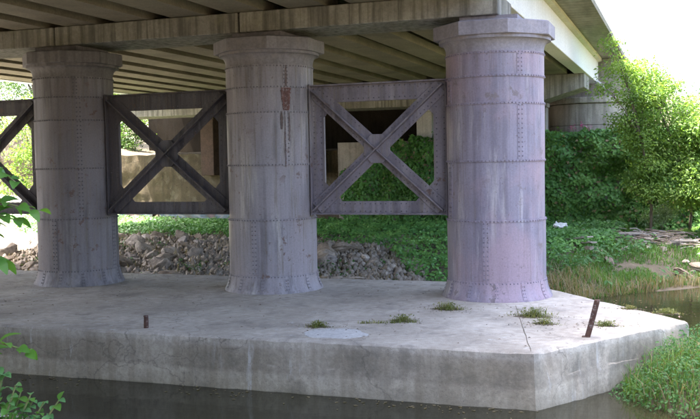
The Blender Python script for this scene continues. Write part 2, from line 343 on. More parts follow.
# ------------------------------------------------------------------ pier footing
def build_footing():
    t = thing('pier_footing', 'long low concrete pier footing with a pointed end standing in the dark river', 'pier footing')
    F, B = -4.40, 1.45
    corners = [(-34, F), (-15, F), (1.24, F+.03), (2.89, -1.84), (.30, B), (-15, B), (-34, B)]
    pts = []
    for k, a in enumerate(corners):
        b = corners[(k+1) % len(corners)]; L = math.hypot(b[0]-a[0], b[1]-a[1]); n = 1 if (a[0] < -14.9 and b[0] < -14.9) else max(1, int(L/.09))
        pts += [(a[0]+(b[0]-a[0])*i/n, a[1]+(b[1]-a[1])*i/n) for i in range(n)]
    n = len(pts); P2 = [Vector(p) for p in pts]; nor = []
    for i in range(n):
        d = (P2[(i+1) % n]-P2[i-1]).normalized(); nor.append(Vector((d.y, -d.x)))
    def nz(p, s_, k): return mnoise.noise(Vector((p.x*s_, p.y*s_, k*3.7)))
    V = []
    for (off, z, am, zm) in ((0., -1.7, .0, 0), (.045, -.68, .03, .02), (.020, -.345, .012, .03), (.010, -.315, .010, .03), (.006, -.06, .010, .01), (-.002, -.022, .016, .014), (-.045, .0, .022, .0)):
        for i in range(n):
            q = P2[i]; chip = max(0, nz(q, 2.3, 9)-.30)*.22 if z > -.1 else 0
            o_ = off+am*(nz(q, 4.1, z*5)+.6*nz(q, 11., z*5+1))-chip
            p = q+nor[i]*o_; V.append((p.x, p.y, z+zm*nz(q, 6., z*7+2)-(chip*.5 if -.1 < z < -.01 else 0)))
    Fs = [(l*n+i, l*n+(i+1) % n, (l+1)*n+(i+1) % n, (l+1)*n+i) for l in range(6) for i in range(n)]+[tuple(range(6*n, 7*n))]
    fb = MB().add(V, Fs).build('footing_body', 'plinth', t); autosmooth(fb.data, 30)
    # thin irregular joint across the top before the pointed end
    m = MB(); vs = []; N_ = 40
    for i in range(N_+1):
        u = i/N_; x = 1.20+(.48-1.20)*u+.012*mnoise.noise(Vector((u*9, 1, 0))); y = -4.32+3.25*u; wd = .003+.006*abs(mnoise.noise(Vector((u*14, 4, 0))))
        vs += [(x-wd, y, .003), (x+wd, y, .003)]
    m.add(vs, [(2*i, 2*i+1, 2*i+3, 2*i+2) for i in range(N_)]); m.build('joint_filler', 'mud', t)
    blob = []
    for k in range(40):
        a = 2*PI*k/40; r = 1+.28*mnoise.noise(Vector((math.cos(a)*1.6, math.sin(a)*1.6, 4)))+.10*mnoise.noise(Vector((math.cos(a)*6, math.sin(a)*6, 2)))
        blob.append((-1.38+.40*r*math.cos(a), -3.82+.36*r*math.sin(a)))
    MB().prism(blob, -.02, .004).build('mortar_patch', 'mortar', t)
M['mortar'] = stone_mat('mortar', (.42, .41, .40), (.58, .57, .55), 2.5, mott=(.36, .34, .32), mott_amt=.8)
build_footing()

# ------------------------------------------------------------------ riveted columns
RINGS = [.29, 1.25, 2.18, 3.06, 3.48, 3.83]
def dome(m, p, n, r):
    n = Vector(n).normalized(); a = n.orthogonal().normalized(); b = n.cross(a); p = Vector(p); vs = []
    for rr, hh in ((1, -.1), (.75, .5)):
        vs += [p+(a*math.cos(PI*k/3)+b*math.sin(PI*k/3))*r*rr+n*r*hh for k in range(6)]
    vs.append(p+n*r*.75)
    m.add(vs, [(k, (k+1) % 6, 6+(k+1) % 6, 6+k) for k in range(6)]+[(6+k, 6+(k+1) % 6, 12) for k in range(6)])
def build_column(x, R, paint, label, seams, patch=False):
    t = thing('iron_column', label, 'column', (x, 0, 0), 'riveted iron columns of the bridge pier')
    rv = MB(); cap = {'paint_r': 'cap', 'paint_m': 'cap_m', 'paint_shaded': 'cap_shaded'}[paint]
    rad = [R+.014, R, R+.007, R-.003, R+.005]
    for k in range(5):
        r = rad[k]; z0, z1 = RINGS[k], RINGS[k+1]
        m = MB(); m.lathe([(r-.02, z0+.001), (r, z0+.004), (r, z1-.004), (r-.02, z1-.001)], 72)
        o = m.build('shell_plate', paint, t); autosmooth(o.data)
        # lap joints running up this course with two rows of rivets
        for a in seams[k]:
            a = math.radians(a); s = MB(); hw = .052/r
            vs = []; nseg = 4
            for z in (z0+.006, z1-.006):
                for rr in (r-.004, r+.007):
                    vs += [(rr*math.cos(a-hw+2*hw*i/nseg), rr*math.sin(a-hw+2*hw*i/nseg), z) for i in range(nseg+1)]
            n = nseg+1; fs = []
            for i in range(nseg):
                fs += [(n+i, n+i+1, 3*n+i+1, 3*n+i), (i, i+1, n+i+1, n+i), (2*n+i, 3*n+i, 3*n+i+1, 2*n+i+1)]
            fs += [(0, n, 3*n, 2*n), (nseg, 2*n+nseg, 3*n+nseg, n+nseg)]
            s.add(vs, fs); s.build('seam_strip', paint, o)
            nz = max(3, int((z1-z0)/.07))
            for i in range(nz):
                z = z0+.05+(z1-z0-.1)*i/(nz-1)
                for da in (-hw*.55, hw*.55):
                    c, q = math.cos(a+da), math.sin(a+da); dome(rv, ((r+.007)*c, (r+.007)*q, z), (c, q, 0), .0135)
    # lapped girth bands with a row of rivets each
    for j, z in enumerate(RINGS):
        r = max(rad[max(j-1, 0)], rad[min(j, 4)])+.004
        bd = MB(); bd.lathe([(r-.012, z-.036), (r+.004, z-.034), (r+.004, z+.004), (r-.012, z+.006)], 72, False)
        o = bd.build('girth_band', paint, t); autosmooth(o.data, 30)
        n = 84
        for i in range(n):
            a = 2*PI*i/n; c, q = math.cos(a), math.sin(a)
            dome(rv, ((r+.004)*c, (r+.004)*q, z-.018), (c, q, 0), .0135)
    # flared capital and octagonal slab
    prof = [(R+.002, 3.835)]+[(R+.002+.095*(1-math.cos(u*PI/2)), 3.87+.15*math.sin(u*PI/2)) for u in np.linspace(0, 1, 8)]+[(R+.112, 4.022), (R+.112, 4.066)]
    o = MB().lathe(prof, 72).build('capital', cap, t); autosmooth(o.data)
    k = (R+.135)/math.cos(PI/8)
    ab = MB(); ab.lathe([(k-.02, 4.067), (k, 4.075), (k, 4.275), (k-.03, 4.29)], 8, True, PI/8)
    ab.build('capital_slab', cap, t, bevel=.004)
    MB().prism([(-.45, -.5), (.45, -.5), (.45, .5), (-.45, .5)], 4.292, 4.397).build('bearing_pad', cap, t)
    # flared bolted base
    prof = [(R+.022, .285), (R+.030, .24), (R+.048, .15), (R+.078, .07), (R+.108, .02), (R+.110, -.01)]
    b = MB().lathe(prof, 72).build('base_skirt', paint, t); autosmooth(b.data)
    for i in range(12):
        a = 2*PI*(i+.35)/12; s = MB(); hw = .035
        vs = []
        for r, z in prof[:5]:
            for sg in (-1, 1):
                c, q = math.cos(a+sg*hw/r), math.sin(a+sg*hw/r); vs.append(((r+.005)*c, (r+.005)*q, z+.004))
        s.add(vs, [(2*j, 2*j+1, 2*j+3, 2*j+2) for j in range(4)]); s.build('base_strap', paint, b)
        for r, z in ((R+.034, .22), (R+.045, .165), (R+.061, .115), (R+.083, .062)):
            for da in (-.02, .02):
                dome(rv, ((r+.004)*math.cos(a+da), (r+.004)*math.sin(a+da), z+.004), (math.cos(a), math.sin(a), .6), .011)
    o = rv.build('rivet_rows', paint+'_grime', t); o['kind'] = 'stuff'
    if patch:
        # red-primed repair plate with torn edge under the capital, and the dark seam it sits on
        r = R+.0075; vs = []; fs = []; nz = 36
        for j in range(nz+1):
            z = 3.03+.44*j/nz; u = j/nz
            hl, hr = [.055+.038*u+.030*mnoise.noise(Vector((u*7, k_, 2)))+.018*mnoise.noise(Vector((u*22, k_, 5))) for k_ in (0, 9)]
            for i in range(7):
                a = math.radians(-45)+(-hl+(hl+hr)*i/6)/r
                zz = z+(.05*mnoise.noise(Vector((i*1.3, u, 1))) if j in (0, nz) else 0)
                vs.append((r*math.cos(a), r*math.sin(a), zz))
        for j in range(nz):
            for i in range(6): fs.append((j*7+i, j*7+i+1, (j+1)*7+i+1, (j+1)*7+i))
        MB().add(vs, fs).build('rusty_patch', 'primer', t)['label'] = 'patch of bare red primer'
        s = MB(); rs = R+.0195
        for (z0, z1, wd, da) in ((3.46, 3.82, .020, 0), (2.12, 3.05, .012, -.03), (2.55, 3.04, .016, .045), (2.75, 3.05, .02, -.085)):
            vs = []; N_ = 30
            for q_ in range(N_+1):
                u = q_/N_; w2 = wd*(.35+.65*math.sin(PI*min(1, .15+u*.8)))*(1+.5*mnoise.noise(Vector((u*13, da*40, 3)))); a = math.radians(-45)+(da+.008*mnoise.noise(Vector((u*6, da*9, 8))))/R
                vs += [(rs*math.cos(a+sg*w2/R), rs*math.sin(a+sg*w2/R), z0+(z1-z0)*u) for sg in (-1, 1)]
            s.add(vs, [(2*q_, 2*q_+1, 2*q_+3, 2*q_+2) for q_ in range(N_)])
        s.build('rust_streak', 'runoff', t)['kind'] = 'stuff'
    return t
M['runoff'] = stone_mat('rusty_runoff', (.085, .06, .055), (.20, .16, .155), 5, mott=(.25, .22, .23), mott_amt=.7, rough=.8)
M['primer'] = stone_mat('red_primer', (.12, .06, .052), (.22, .115, .10), 9, mott=(.25, .22, .225), mott_amt=1.0, streak=(.08, .045, .042), streak_amt=.7, rough=.7)
COLX = [0., -3.939, -8.002, -12.05]
build_column(COLX[0], .770, 'paint_r', 'pale lilac riveted iron column nearest the pointed end of the footing', [[-91, 100], [-145, 60], [-50, 120], [-145, 60], [-50, 120]])
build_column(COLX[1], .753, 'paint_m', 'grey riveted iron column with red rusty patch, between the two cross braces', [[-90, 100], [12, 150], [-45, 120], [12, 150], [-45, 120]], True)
build_column(COLX[2], .725, 'paint_shaded', 'grey riveted iron column toned darker for the deepest shade, leftmost in view', [[-88, 6, 100], [-48, 150], [-48, 120], [-48, 150], [-52, 120]])
build_column(COLX[3], .74, 'paint_shaded', 'grey riveted iron column just past the left edge, carrying the last brace', [[-72, 100], [-45, 150], [-60, 120], [-45, 150], [-52, 120]])

# ------------------------------------------------------------------ cross braces between the columns
def strip(m, p, q, wd, y0, y1, ext=0):
    p = Vector((p[0], p[1])); q = Vector((q[0], q[1])); d = (q-p).normalized(); n = Vector((-d.y, d.x))*wd/2; p = p-d*ext; q = q+d*ext
    m.plate([tuple(p+n), tuple(p-n), tuple(q-n), tuple(q+n)], y0, y1)
def build_brace(xl, xr, mat, label):
    t = thing('cross_brace', label, 'brace', ((xl+xr)/2, 0, 1.3), 'crossed iron braces between the columns')
    ox = (xl+xr)/2; a, b = xl-ox, xr-ox; H = 2.2
    def P(m, name, par=t, bv=.006): return m.build(name, mat, par, bevel=bv)
    rv = MB()
    # chords: plate web with angle flange
    c = P(MB().box(a, b, -.035, .035, H-.30, H), 'top_chord'); P(MB().box(a+.02, b-.02, -.11, -.036, H-.022, H+.004), 'flange', c)
    P(MB().box(a+.02, b-.02, .036, .11, H-.022, H+.004), 'flange', c)
    c = P(MB().box(a, b, -.035, .035, 0, .22), 'bottom_chord'); P(MB().box(a+.02, b-.02, -.11, -.036, -.004, .02), 'flange', c)
    P(MB().box(a+.02, b-.02, .036, .11, -.004, .02), 'flange', c)
    for x0, x1, xf in ((a, a+.24, a), (b-.24, b, b-.022)):
        c = P(MB().box(x0, x1, -.033, .033, .221, H-.301), 'upright'); P(MB().box(xf, xf+.022, -.12, -.034, -.02, H+.02), 'flange', c)
    # diagonals with a standing rib
    cs = [((a+.10, H-.12), (b-.10, .10)), ((a+.10, .10), (b-.10, H-.12))]
    for k, (p, q) in enumerate(cs):
        dy = -.040-.020*k
        m = MB(); strip(m, p, q, .26, dy-.018, dy); d = P(m, 'diagonal')
        m = MB()
        if k == 1: strip(m, p, q, .020, dy-.13, dy-.0185, .06)
        else:
            mid = Vector(((p[0]+q[0])/2, (p[1]+q[1])/2)); dd = (Vector(q)-Vector(p)).normalized()
            strip(m, p, mid-dd*.02, .020, dy-.13, dy-.0185, .04); strip(m, mid+dd*.02, q, .020, dy-.13, dy-.0185, .04)
        P(m, 'rib', d, 0)
        L = (Vector(q)-Vector(p)).length; dd = (Vector(q)-Vector(p)).normalized(); nn = Vector((-dd.y, dd.x))
        for i in range(int(L/.085)):
            for off in (-.085, .085):
                s = Vector(p)+dd*(i+.5)*.085+nn*off
                if abs(s.x) > .26: dome(rv, (s.x, dy-.018, s.y), (0, -1, 0), .012)
    # gusset plates
    g = .58
    P(MB().plate([(-.23, H/2-.10), (-.10, H/2-.24), (.10, H/2-.24), (.23, H/2-.10), (.23, H/2+.10), (.10, H/2+.24), (-.10, H/2+.24), (-.23, H/2+.10)], -.102, -.080), 'gusset')
    for sx, x0 in ((1, a+.03), (-1, b-.03)):
        for z0, sz in ((.03, 1), (H-.03, -1)):
            poly = [(x0, z0), (x0+sx*g, z0), (x0+sx*g, z0+sz*.13), (x0+sx*.16, z0+sz*g), (x0, z0+sz*g)]
            if sx*sz < 0: poly.reverse()
            P(MB().plate(poly, -.0385, -.0355), 'gusset')
    # rivets along chords and uprights
    for i in range(int((b-a)/.09)):
        x = a+.06+i*.09
        for z in (H-.06, H-.25, .05, .18): dome(rv, (x, -.036, z), (0, -1, 0), .012)
    for i in range(int(H/.09)):
        for x in (a+.06, a+.19, b-.06, b-.19): dome(rv, (x, -.036, .05+i*.09), (0, -1, 0), .012)
    rv.build('rivet_rows', 'brace_grime', t)['kind'] = 'stuff'
build_brace(COLX[1]+.77, COLX[0]-.77, 'brace', 'lilac-grey crossed iron brace in front of the ivy, at the right')
build_brace(COLX[2]+.75, COLX[1]-.765, 'brace_shaded', 'dark shade-toned crossed iron brace in front of the tan wall')
build_brace(COLX[3]+.75, COLX[2]-.74, 'brace_shaded', 'dark crossed iron brace cut by the left edge of the picture')

# ------------------------------------------------------------------ cap beams
def build_caps():
    t = thing('cap_beam', 'stained concrete cap beam resting on the iron columns', 'beam', (0, 0, 4.4))
    for x0, x1 in ((-18, -12.2), (-12.17, -7.97), (-7.93, -4.24), (-4.20, .17)):
        MB().box(x0, x1, -.6, .6, 0, .335).build('beam_segment', 'beam', t, bevel=.018)
    f = thing('cap_beam', 'far concrete cap beam with haunched end below the white edge girder', 'beam', (0, 14, 4.3))
    prof = [(.06, .02), (.06, .435), (-17, .435), (-17, -.36), (-1.25, -.36)]
    MB().extrude_y(prof, 0, 1.5).build('beam_body', 'beam', f, bevel=.02)
build_caps()

# ------------------------------------------------------------------ bridge deck
def build_deck():
    t = thing('bridge_deck', 'concrete bridge deck of parallel girders with a white outer edge girder', 'bridge', (0, 0, 4.74))
    Y0, YM, Y1 = -30, 14.1, 21.5
    k = 0; x = -.46
    while x > -15.6:
        for ya, yb in ((Y0, -.02), (.02, YM-.02), (YM+.02, Y1)):
            xr, xl = x, x-.66; cx = (xr+xl)/2
            prof = [(xl, 0), (xr, 0), (xr, .17), (cx+.12, .34), (cx+.10, .80), (cx-.10, .80), (cx-.12, .34), (xl, .17)]
            prof = [(px, pz+.002*(k % 3)) for px, pz in prof]
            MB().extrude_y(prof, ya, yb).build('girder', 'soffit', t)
        x -= 1.1; k += 1
    # white edge girders, each length its own piece, with a lip below the slab
    for ya, yb in ((Y0, -.015), (.015, 14.085), (14.115, 18.25)):
        g = MB().extrude_y([(.12, 0), (.12, .80), (-.25, .80), (-.25, 0)], ya, yb).build('edge_girder', 'fascia', t, bevel=.015)
        MB().extrude_y([(.122, .72), (.24, .75), (.24, .845), (.122, .845)], ya+.004, yb-.004).build('lip', 'lip', g)
    MB().extrude_y([(-15.9, 0), (-15.9, .80), (-15.6, .80), (-15.6, 0)], Y0, Y1).build('edge_girder', 'fascia', t)
    MB().box(-17.0, .97, Y0, 34, .85, .99).build('deck_slab', 'slab', t)
    # cross diaphragms between the girders over each pier
    x = -.46
    while x > -15:
        for y in (0., 14.1): MB().box(x-.66-.24, x-.2, y-.2, y+.2, .36, .80).build('diaphragm', 'soffit', t)
        x -= 1.1
    # drain stub under the white girder end
    m = MB(); m.tube([(.1, 17.6, .02), (.42, 17.3, -.22)], .06, 8); m.build('drain_pipe', 'white', t)
build_deck()

# ------------------------------------------------------------------ far abutment, walls and pillars
def build_far():
    t = thing('abutment', 'weathered stone abutment with rounded corner under the far end of the bridge', 'abutment', (0, 16, 0))
    def outline(off):
        pts = [(-3.2, 1.5-off)]; cx, cy, r = -.05, 1.36, 1.34
        a0 = -PI+math.asin(.06)
        for i in range(29):
            a = -PI+.08+(PI+.25)*i/28; pts.append((cx+(r+off)*math.cos(a), cy+(r+off)*math.sin(a)))
        return pts+[(1.2+off, 5.5), (-3.2, 5.5)]
    # courses of large blocks
    z = -.2; k = 0
    for h in (.9, .9, .9, .75, .70):
        MB().prism(outline(.0+.006*(k % 2)), z, z+h-.012).build('stone_course', 'abut', t, bevel=.012); z += h; k += 1
    MB().prism(outline(.09), z, z+.20).build('cornice', 'abut', t, bevel=.03)
    MB().prism([(-3.2, 2.4), (1.1, 2.4), (1.1, 5.5), (-3.2, 5.5)], z+.204, 5.58).build('upper_wall', 'abut', t)
    b = thing('back_wall', 'concrete back wall coloured as deep shade under the far end of the deck', 'wall', (0, 18.6, 0))
    MB().box(-18.0, -3.22, 0, 1, 2, 5.58).build('wall_body', 'shadow_toned', b)
    nb = thing('back_wall', 'unseen abutment wall added to block light, closing the near end of the bridge behind the viewer', 'wall', (0, -19.0, 0))  # out of view, added to cut skylight from behind
    MB().box(-19, .5, -1, 0, -.5, 5.58).build('wall_body', 'abut', nb)
    # far pillars carrying the far cap beam
    specs = [(-1.45, 'abut', 'far concrete pillar just right of the lilac column'), (-5.15, 'pillar', 'pale far concrete pillar seen through the right brace'),
             (-9.1, 'abut', 'shaded far pillar hidden behind the middle of the pier'), (-13.2, 'brick', 'dark brown brick far pillar seen through the left brace')]
    for x, mt, lb in specs:
        p = thing('support_pillar', lb, 'pillar', (x, 15.0, 2.2), 'pillars under the far cap beam')
        MB().box(-.26, .26, -.26, .26, -.4, 1.598).build('shaft', mt, p, bevel=.02)
        MB().box(-.30, .30, -.30, .30, 1.60, 1.735).build('head', mt, p, bevel=.02)
    # tan retaining wall on the left with graffiti on its foot
    wl = thing('retaining_wall', 'rough tan stone-faced wall with graffiti along its foot', 'wall', (0, 15.3, 0))
    xs = [-24, -19.4, -15.1, -10.9, -8.22]
    for i in range(4):
        x0, x1 = xs[i]-.01, xs[i+1]+.01; nx, nz_ = int((x1-x0)/.12), 27; vs = []
        for b in range(nz_+1):
            for a in range(nx+1):
                x = x0+(x1-x0)*a/nx; z = -.6+3.2*b/nz_
                y = .10*(2.6-z)*-.12+.09*mnoise.noise(Vector((x*1.1, z*1.4, 3)))+.05*mnoise.noise(Vector((x*3.3, z*3.9, 7)))+.03*abs(mnoise.noise(Vector((x*7, z*8, 2))))
                vs.append((x, y, z+(.10*mnoise.noise(Vector((x*1.7, 0, 5))) if b == nz_ else 0)))
        w1 = nx+1; fs = [(b*w1+a, b*w1+a+1, (b+1)*w1+a+1, (b+1)*w1+a) for b in range(nz_) for a in range(nx)]
        k0 = len(vs); top = [(vs[nz_*w1+a][0], .6, vs[nz_*w1+a][2]) for a in range(w1)]; vs += top
        fs += [(nz_*w1+a, nz_*w1+a+1, k0+a+1, k0+a) for a in range(nx)]
        o = MB().add(vs, fs).build('wall_panel', 'tan', wl); autosmooth(o.data, 35)
    for x0, x1 in ((-18.3, -15.8), (-15.5, -12.4)):
        MB().box(x0, x1, -.135, -.13, .02, .74).build('graffiti', 'graffiti', wl)
    wr = thing('retaining_wall', 'concrete wall wholly covered with ivy below the abutment', 'wall', (0, 14.75, 0))
    MB().box(-8.2, 16, 0, .5, -.6, 2.85).build('wall_body', 'abut', wr)
M['shadow_toned'] = stone_mat('shadow_toned_concrete', (.014, .012, .010), (.036, .029, .022), 1.2, spec=.04, streak=(.03, .026, .022), streak_amt=.6)  # near-black colour stands for the deep shade under the far deck
M['pillar'] = stone_mat('pale_pillar', (.46, .44, .41), (.62, .60, .56), 2, streak=(.3, .28, .25), streak_amt=.4)
build_far()

# ------------------------------------------------------------------ rubble on the far bank
def rock_meshes(n=7):
    out = []
    for k in range(n):
        import bmesh
        bm = bmesh.new(); bmesh.ops.create_icosphere(bm, subdivisions=3, radius=1)
        for v in bm.verts:
            d = v.co.copy(); s = 1+.12*abs(mnoise.noise(d*6.5+Vector((k, 2, 0))))-.16*abs(mnoise.noise(d*3.6+Vector((k*2, 0, 7))))+.38*mnoise.noise(d*1.1+Vector((k*9.1, 0, 3)))+.20*mnoise.noise(d*2.7+Vector((0, k*5.3, 1)))
            v.co = d*s
            for ax in (Vector((1, .3, .2)).normalized(), Vector((-.3, .8, .5)).normalized(), Vector((.2, -.6, .8)).normalized(), Vector((-.8, -.4, .3)).normalized()):
                e = v.co.dot(ax)-.68
                if e > 0: v.co -= ax*e*.85
            v.co.z *= .72
        me = bpy.data.meshes.new('rock'); bm.to_mesh(me); bm.free(); me.materials.append(M['rock']); autosmooth(me, 22); out.append(me)
    return out
M['sandy'] = stone_mat('sandy_rubble', (.20, .172, .138), (.48, .42, .345), 3, mott=(.08, .065, .05), mott_amt=.6, bmp=.6)
def vary_rock():
    nt = M['rock'].node_tree; p = nt.nodes['Principled BSDF']; src = p.inputs['Base Color'].links[0].from_socket
    oi = nt.nodes.new('ShaderNodeObjectInfo')
    tint = ramp(nt, oi.outputs['Random'], [(0, (.55, .48, .40)), (.3, (.85, .78, .68)), (.55, (.7, .68, .68)), (.8, (1.05, .98, .88)), (1, (1.2, 1.15, 1.08))])
    nt.links.new(mix(nt, 1., src, tint, 'MULTIPLY'), p.inputs['Base Color'])
vary_rock()
ROCKS = rock_meshes()
def rock(x, y, s, label, group, sink=.25):
    o = bpy.data.objects.new('rock', random.choice(ROCKS)); C.objects.link(o)
    z = float(height(np.array([x]), np.array([y]))[0])
    o.location = (x, y, z+s*(.45-sink)); o.scale = (s*random.uniform(.8, 1.6), s*random.uniform(.6, 1.1), s*random.uniform(.45, .95))
    o.rotation_euler = (random.uniform(-.8, .8), random.uniform(-.8, .8), random.uniform(0, 6.3))
    return tag(o, label, 'rock', group)
def build_rocks():
    areas = [(-14.5, -8.4, 2.9, 9.6, 182, '%s broken grey-brown rock between left and middle columns, %s', 'rubble rocks between the left and middle columns'),
             (-7.4, -2.4, 2.9, 8.6, 104, '%s broken grey rock under the right brace, %s', 'rubble rocks under the right brace')]
    for x0, x1, y0, y1, n, lb, gr in areas:
        for i in range(n):
            v = random.random(); y = y0+(y1-y0)*v
            x = random.uniform(x0, x1)-(y-3)*.36+.8
            if gr.endswith('brace') and y > 4.2-(x+3.0)*1.7: continue
            sz = random.choice((.09, .12, .14, .17, .2, .26, .36))
            zone = 'behind footing' if y < 4.8 else ('mid slope' if y < 7.2 else 'below the ivy')
            big = 'large' if sz > .22 else ('small' if sz < .15 else 'middle-sized')
            rock(x, y, sz, lb % (big, zone), gr)
    for x, y, s, lb in ((-14.9, 4.2, .9, 'biggest brown boulder left of the leftmost column'), (-15.4, 6.0, .75, 'brown boulder farthest back in the sunlit ground at the left edge'), (-14.3, 3.3, .55, 'lowest brown boulder against the footing left of the leftmost column')):
        rock(x, y, s, lb, 'boulders beside the left column', .1)
    for x, y, s, lb in ((.75, 8.4, .2, 'pale grey stone lying in the grass right of the lilac column'), (2.9, 7.6, .26, 'small grey stone at the water edge at the far right'),
                        (3.3, 8.3, .3, 'light stone on the littered bank beside the far right water'), (1.9, 10.6, .24, 'pale stone half way up the littered bank'),
                        (2.5, 10.2, .2, 'little pale stone beside the twig heap')):
        rock(x, y, s, lb, 'stones on the right bank')
    for k in range(16):
        x, y = random.uniform(.9, 3.6), random.uniform(7.2, 11.8)
        rock(x, y, random.uniform(.07, .15), 'small pale stone scattered over the littered grass of the right bank', 'small stones on the right bank', .1)
    # crumbled small stuff between the rocks
    V = []; F = []
    n = 11000; x = rng.uniform(-15, -2.6, n); y = rng.uniform(2.7, 9.6, n); x = x-(y-3)*.36+.8
    z = height(x, y); s = rng.uniform(.03, .13, n)*rng.uniform(.5, 1.2, n)
    base_v = np.array([(1, 0, 0), (-.5, .85, -.1), (-.5, -.85, .1), (.1, .1, .9), (0, -.1, -.8)]); bf = np.array([(0, 1, 3), (1, 2, 3), (2, 0, 3), (1, 0, 4), (2, 1, 4), (0, 2, 4)])
    a = rng.uniform(0, 6.28, n); c, q = np.cos(a), np.sin(a)
    vx = base_v[None]*s[:, None, None]*rng.uniform(.6, 1.5, (n, 1, 3))
    V = np.stack([vx[..., 0]*c[:, None]-vx[..., 1]*q[:, None]+x[:, None], vx[..., 0]*q[:, None]+vx[..., 1]*c[:, None]+y[:, None], vx[..., 2]+z[:, None]+.03], -1).reshape(-1, 3)
    F = (np.arange(n)[:, None, None]*5+bf[None]).reshape(-1, 3)
    tag(link('gravel', np_mesh('gravel', V, F), 'sandy'), 'loose crumbled sandy stone between the rocks of the far bank', 'gravel', kind='stuff')
build_rocks()

# ------------------------------------------------------------------ ivy, grass and ground cover
def build_green():
    # ivy sheet on the right wall: hanging overlapping leaves in lumpy cushions, thinning out at its upper left end
    n = 30000; x = rng.uniform(-8.3, 9, n); z = rng.uniform(-.15, 3.15, n)
    top = 2.95+.26*vnoise(x, x*0, 1.1, 5)+.1*vnoise(x, x*0, 4., 5); left = -8.0+1.7*ss((z-1.5)/1.5)+.4*vnoise(z, z*0, 1.4, 6)
    keep = (z < top) & (x > left); x, z = x[keep], z[keep]; n = len(x)
    lump = .5*vnoise(x, z, 1.5, 3)+.25*vnoise(x, z, 3.7, 4)
    y = 14.72-np.clip(.22+.8*lump, .02, .9)-rng.uniform(0, .10, n)-.25*np.clip(.6-z, 0, 1)
    P = np.stack([x, y, z], 1); N = np.stack([rng.normal(.35, .4, n), -np.ones(n), rng.normal(.6, .35, n)], 1)
    me = leaves_mesh('ivy', P, N, rng.uniform(.08, .16, n), .8)
    tag(link('ivy', me, 'ivy'), 'dense dark ivy hanging over the wall below the abutment', 'ivy', kind='stuff')
    # younger paler shoots hanging in front of the ivy, in patches
    m_ = 1400; cx = rng.uniform(-6.5, 7, m_); cz = rng.uniform(.2, 3.1, m_); k_ = vnoise(cx, cz, .9, 44) > -.05; cx, cz = cx[k_], cz[k_]
    x = np.repeat(cx, 9)+rng.normal(0, .10, len(cx)*9); z = np.repeat(cz, 9)-np.tile(np.arange(9)*.05, len(cx))+rng.normal(0, .03, len(cx)*9); n = len(x)
    y = 14.72-np.clip(.22+.8*(.5*vnoise(x, z, 1.5, 3)+.25*vnoise(x, z, 3.7, 4)), .02, .8)-rng.uniform(.08, .24, n)
    me = leaves_mesh('ivy', np.stack([x, y, z], 1), np.stack([rng.normal(0, .6, n), -np.ones(n), rng.normal(.6, .5, n)], 1), rng.uniform(.06, .13, n), .7)
    tag(link('ivy_shoots', me, 'shoots'), 'paler young shoots hanging over the dark ivy', 'ivy', kind='stuff')
    n = 350; x = rng.uniform(-6.5, 7, n); z = rng.uniform(.1, 2.9, n)
    me = leaves_mesh('ivy', np.stack([x, 14.3-rng.uniform(0, .15, n), z], 1), np.stack([rng.normal(0, .6, n), -np.ones(n), rng.normal(.3, .6, n)], 1), rng.uniform(.07, .14, n), .7)
    tag(link('dead_ivy_leaves', me, 'dry'), 'scattered dead brown leaves in the ivy', 'ivy', kind='stuff')
    # ivy top fringe lying over the wall
    n = 5200; x = rng.uniform(-5.6, 9, n); y = rng.uniform(14.4, 15.7, n); z = 2.88+.2*vnoise(x, y, 1.6, 8)+rng.uniform(0, .12, n)
    me = leaves_mesh('ivy', np.stack([x, y, z], 1), np.stack([rng.normal(0, .5, n), rng.normal(-.4, .4, n), np.ones(n)], 1), rng.uniform(.09, .19, n), .8)
    tag(link('ivy_fringe', me, 'ivy'), 'ivy spilling over the top of the wall', 'ivy', kind='stuff')
    # ivy creeping over the ground: strip behind the rocks and the slope under the right brace
    n = 46000; x = rng.uniform(-19, 1.2, n); y = rng.uniform(4.0, 15.2, n)
    lim = np.interp(x, [-19, -9, -7.2, -5.6, -4.3, -3.2, -1.5, .2, 1.2], [9.8, 9.4, 9.2, 8.8, 7.6, 5.8, 4.0, 7.5, 9.5])+.7*vnoise(x, y, .8, 9)
    keep = y > lim; x, y = x[keep], y[keep]; n = len(x)
    z = height(x, y, False)+.10+.12*vnoise(x, y, 1.6, 2)+rng.uniform(0, .14, n)
    me = leaves_mesh('ivy', np.stack([x, y, z], 1), np.stack([rng.normal(0, .5, n), rng.normal(-.5, .5, n), np.ones(n)], 1), rng.uniform(.06, .13, n), .8)
    tag(link('ground_ivy', me, 'ivy'), 'ivy creeping over the ground behind the rubble', 'ivy', kind='stuff')
    n = 9000; x = rng.uniform(-16, -3, n); y = rng.uniform(3, 9.8, n); k_ = vnoise(x, y, 1.3, 51) > .28; x, y = x[k_], y[k_]; n = len(x)
    me = leaves_mesh('herbs', np.stack([x, y, height(x, y)+rng.uniform(.02, .22, n)], 1), np.stack([rng.normal(0, .5, n), rng.normal(-.5, .5, n), np.ones(n)], 1), rng.uniform(.05, .12, n), .5)
    tag(link('rubble_weeds', me, 'herb'), 'small weeds sprouting between the rubble rocks', 'weeds', kind='stuff')
    n = 1500; x = rng.uniform(-15, -3, n); y = rng.uniform(2.8, 9.5, n)
    me = blades_mesh('dry', np.stack([x, y, height(x, y)+.05], 1), rng.uniform(.08, .3, n), rng.uniform(.004, .01, n), 1.8)
    tag(link('rubble_straw', me, 'dry'), 'dry straw caught between the rubble rocks', 'dry grass', kind='stuff')
    # grass on the right bank
    n = 60000; x = rng.uniform(-1.6, 8, n); y = rng.uniform(3.0, 14.6, n)
    pat = vnoise(x, y, .55, 11)+.5*vnoise(x, y, 1.7, 12)
    bare = ((x-2.4)/1.4)**2+((y-10.9)/.9)**2
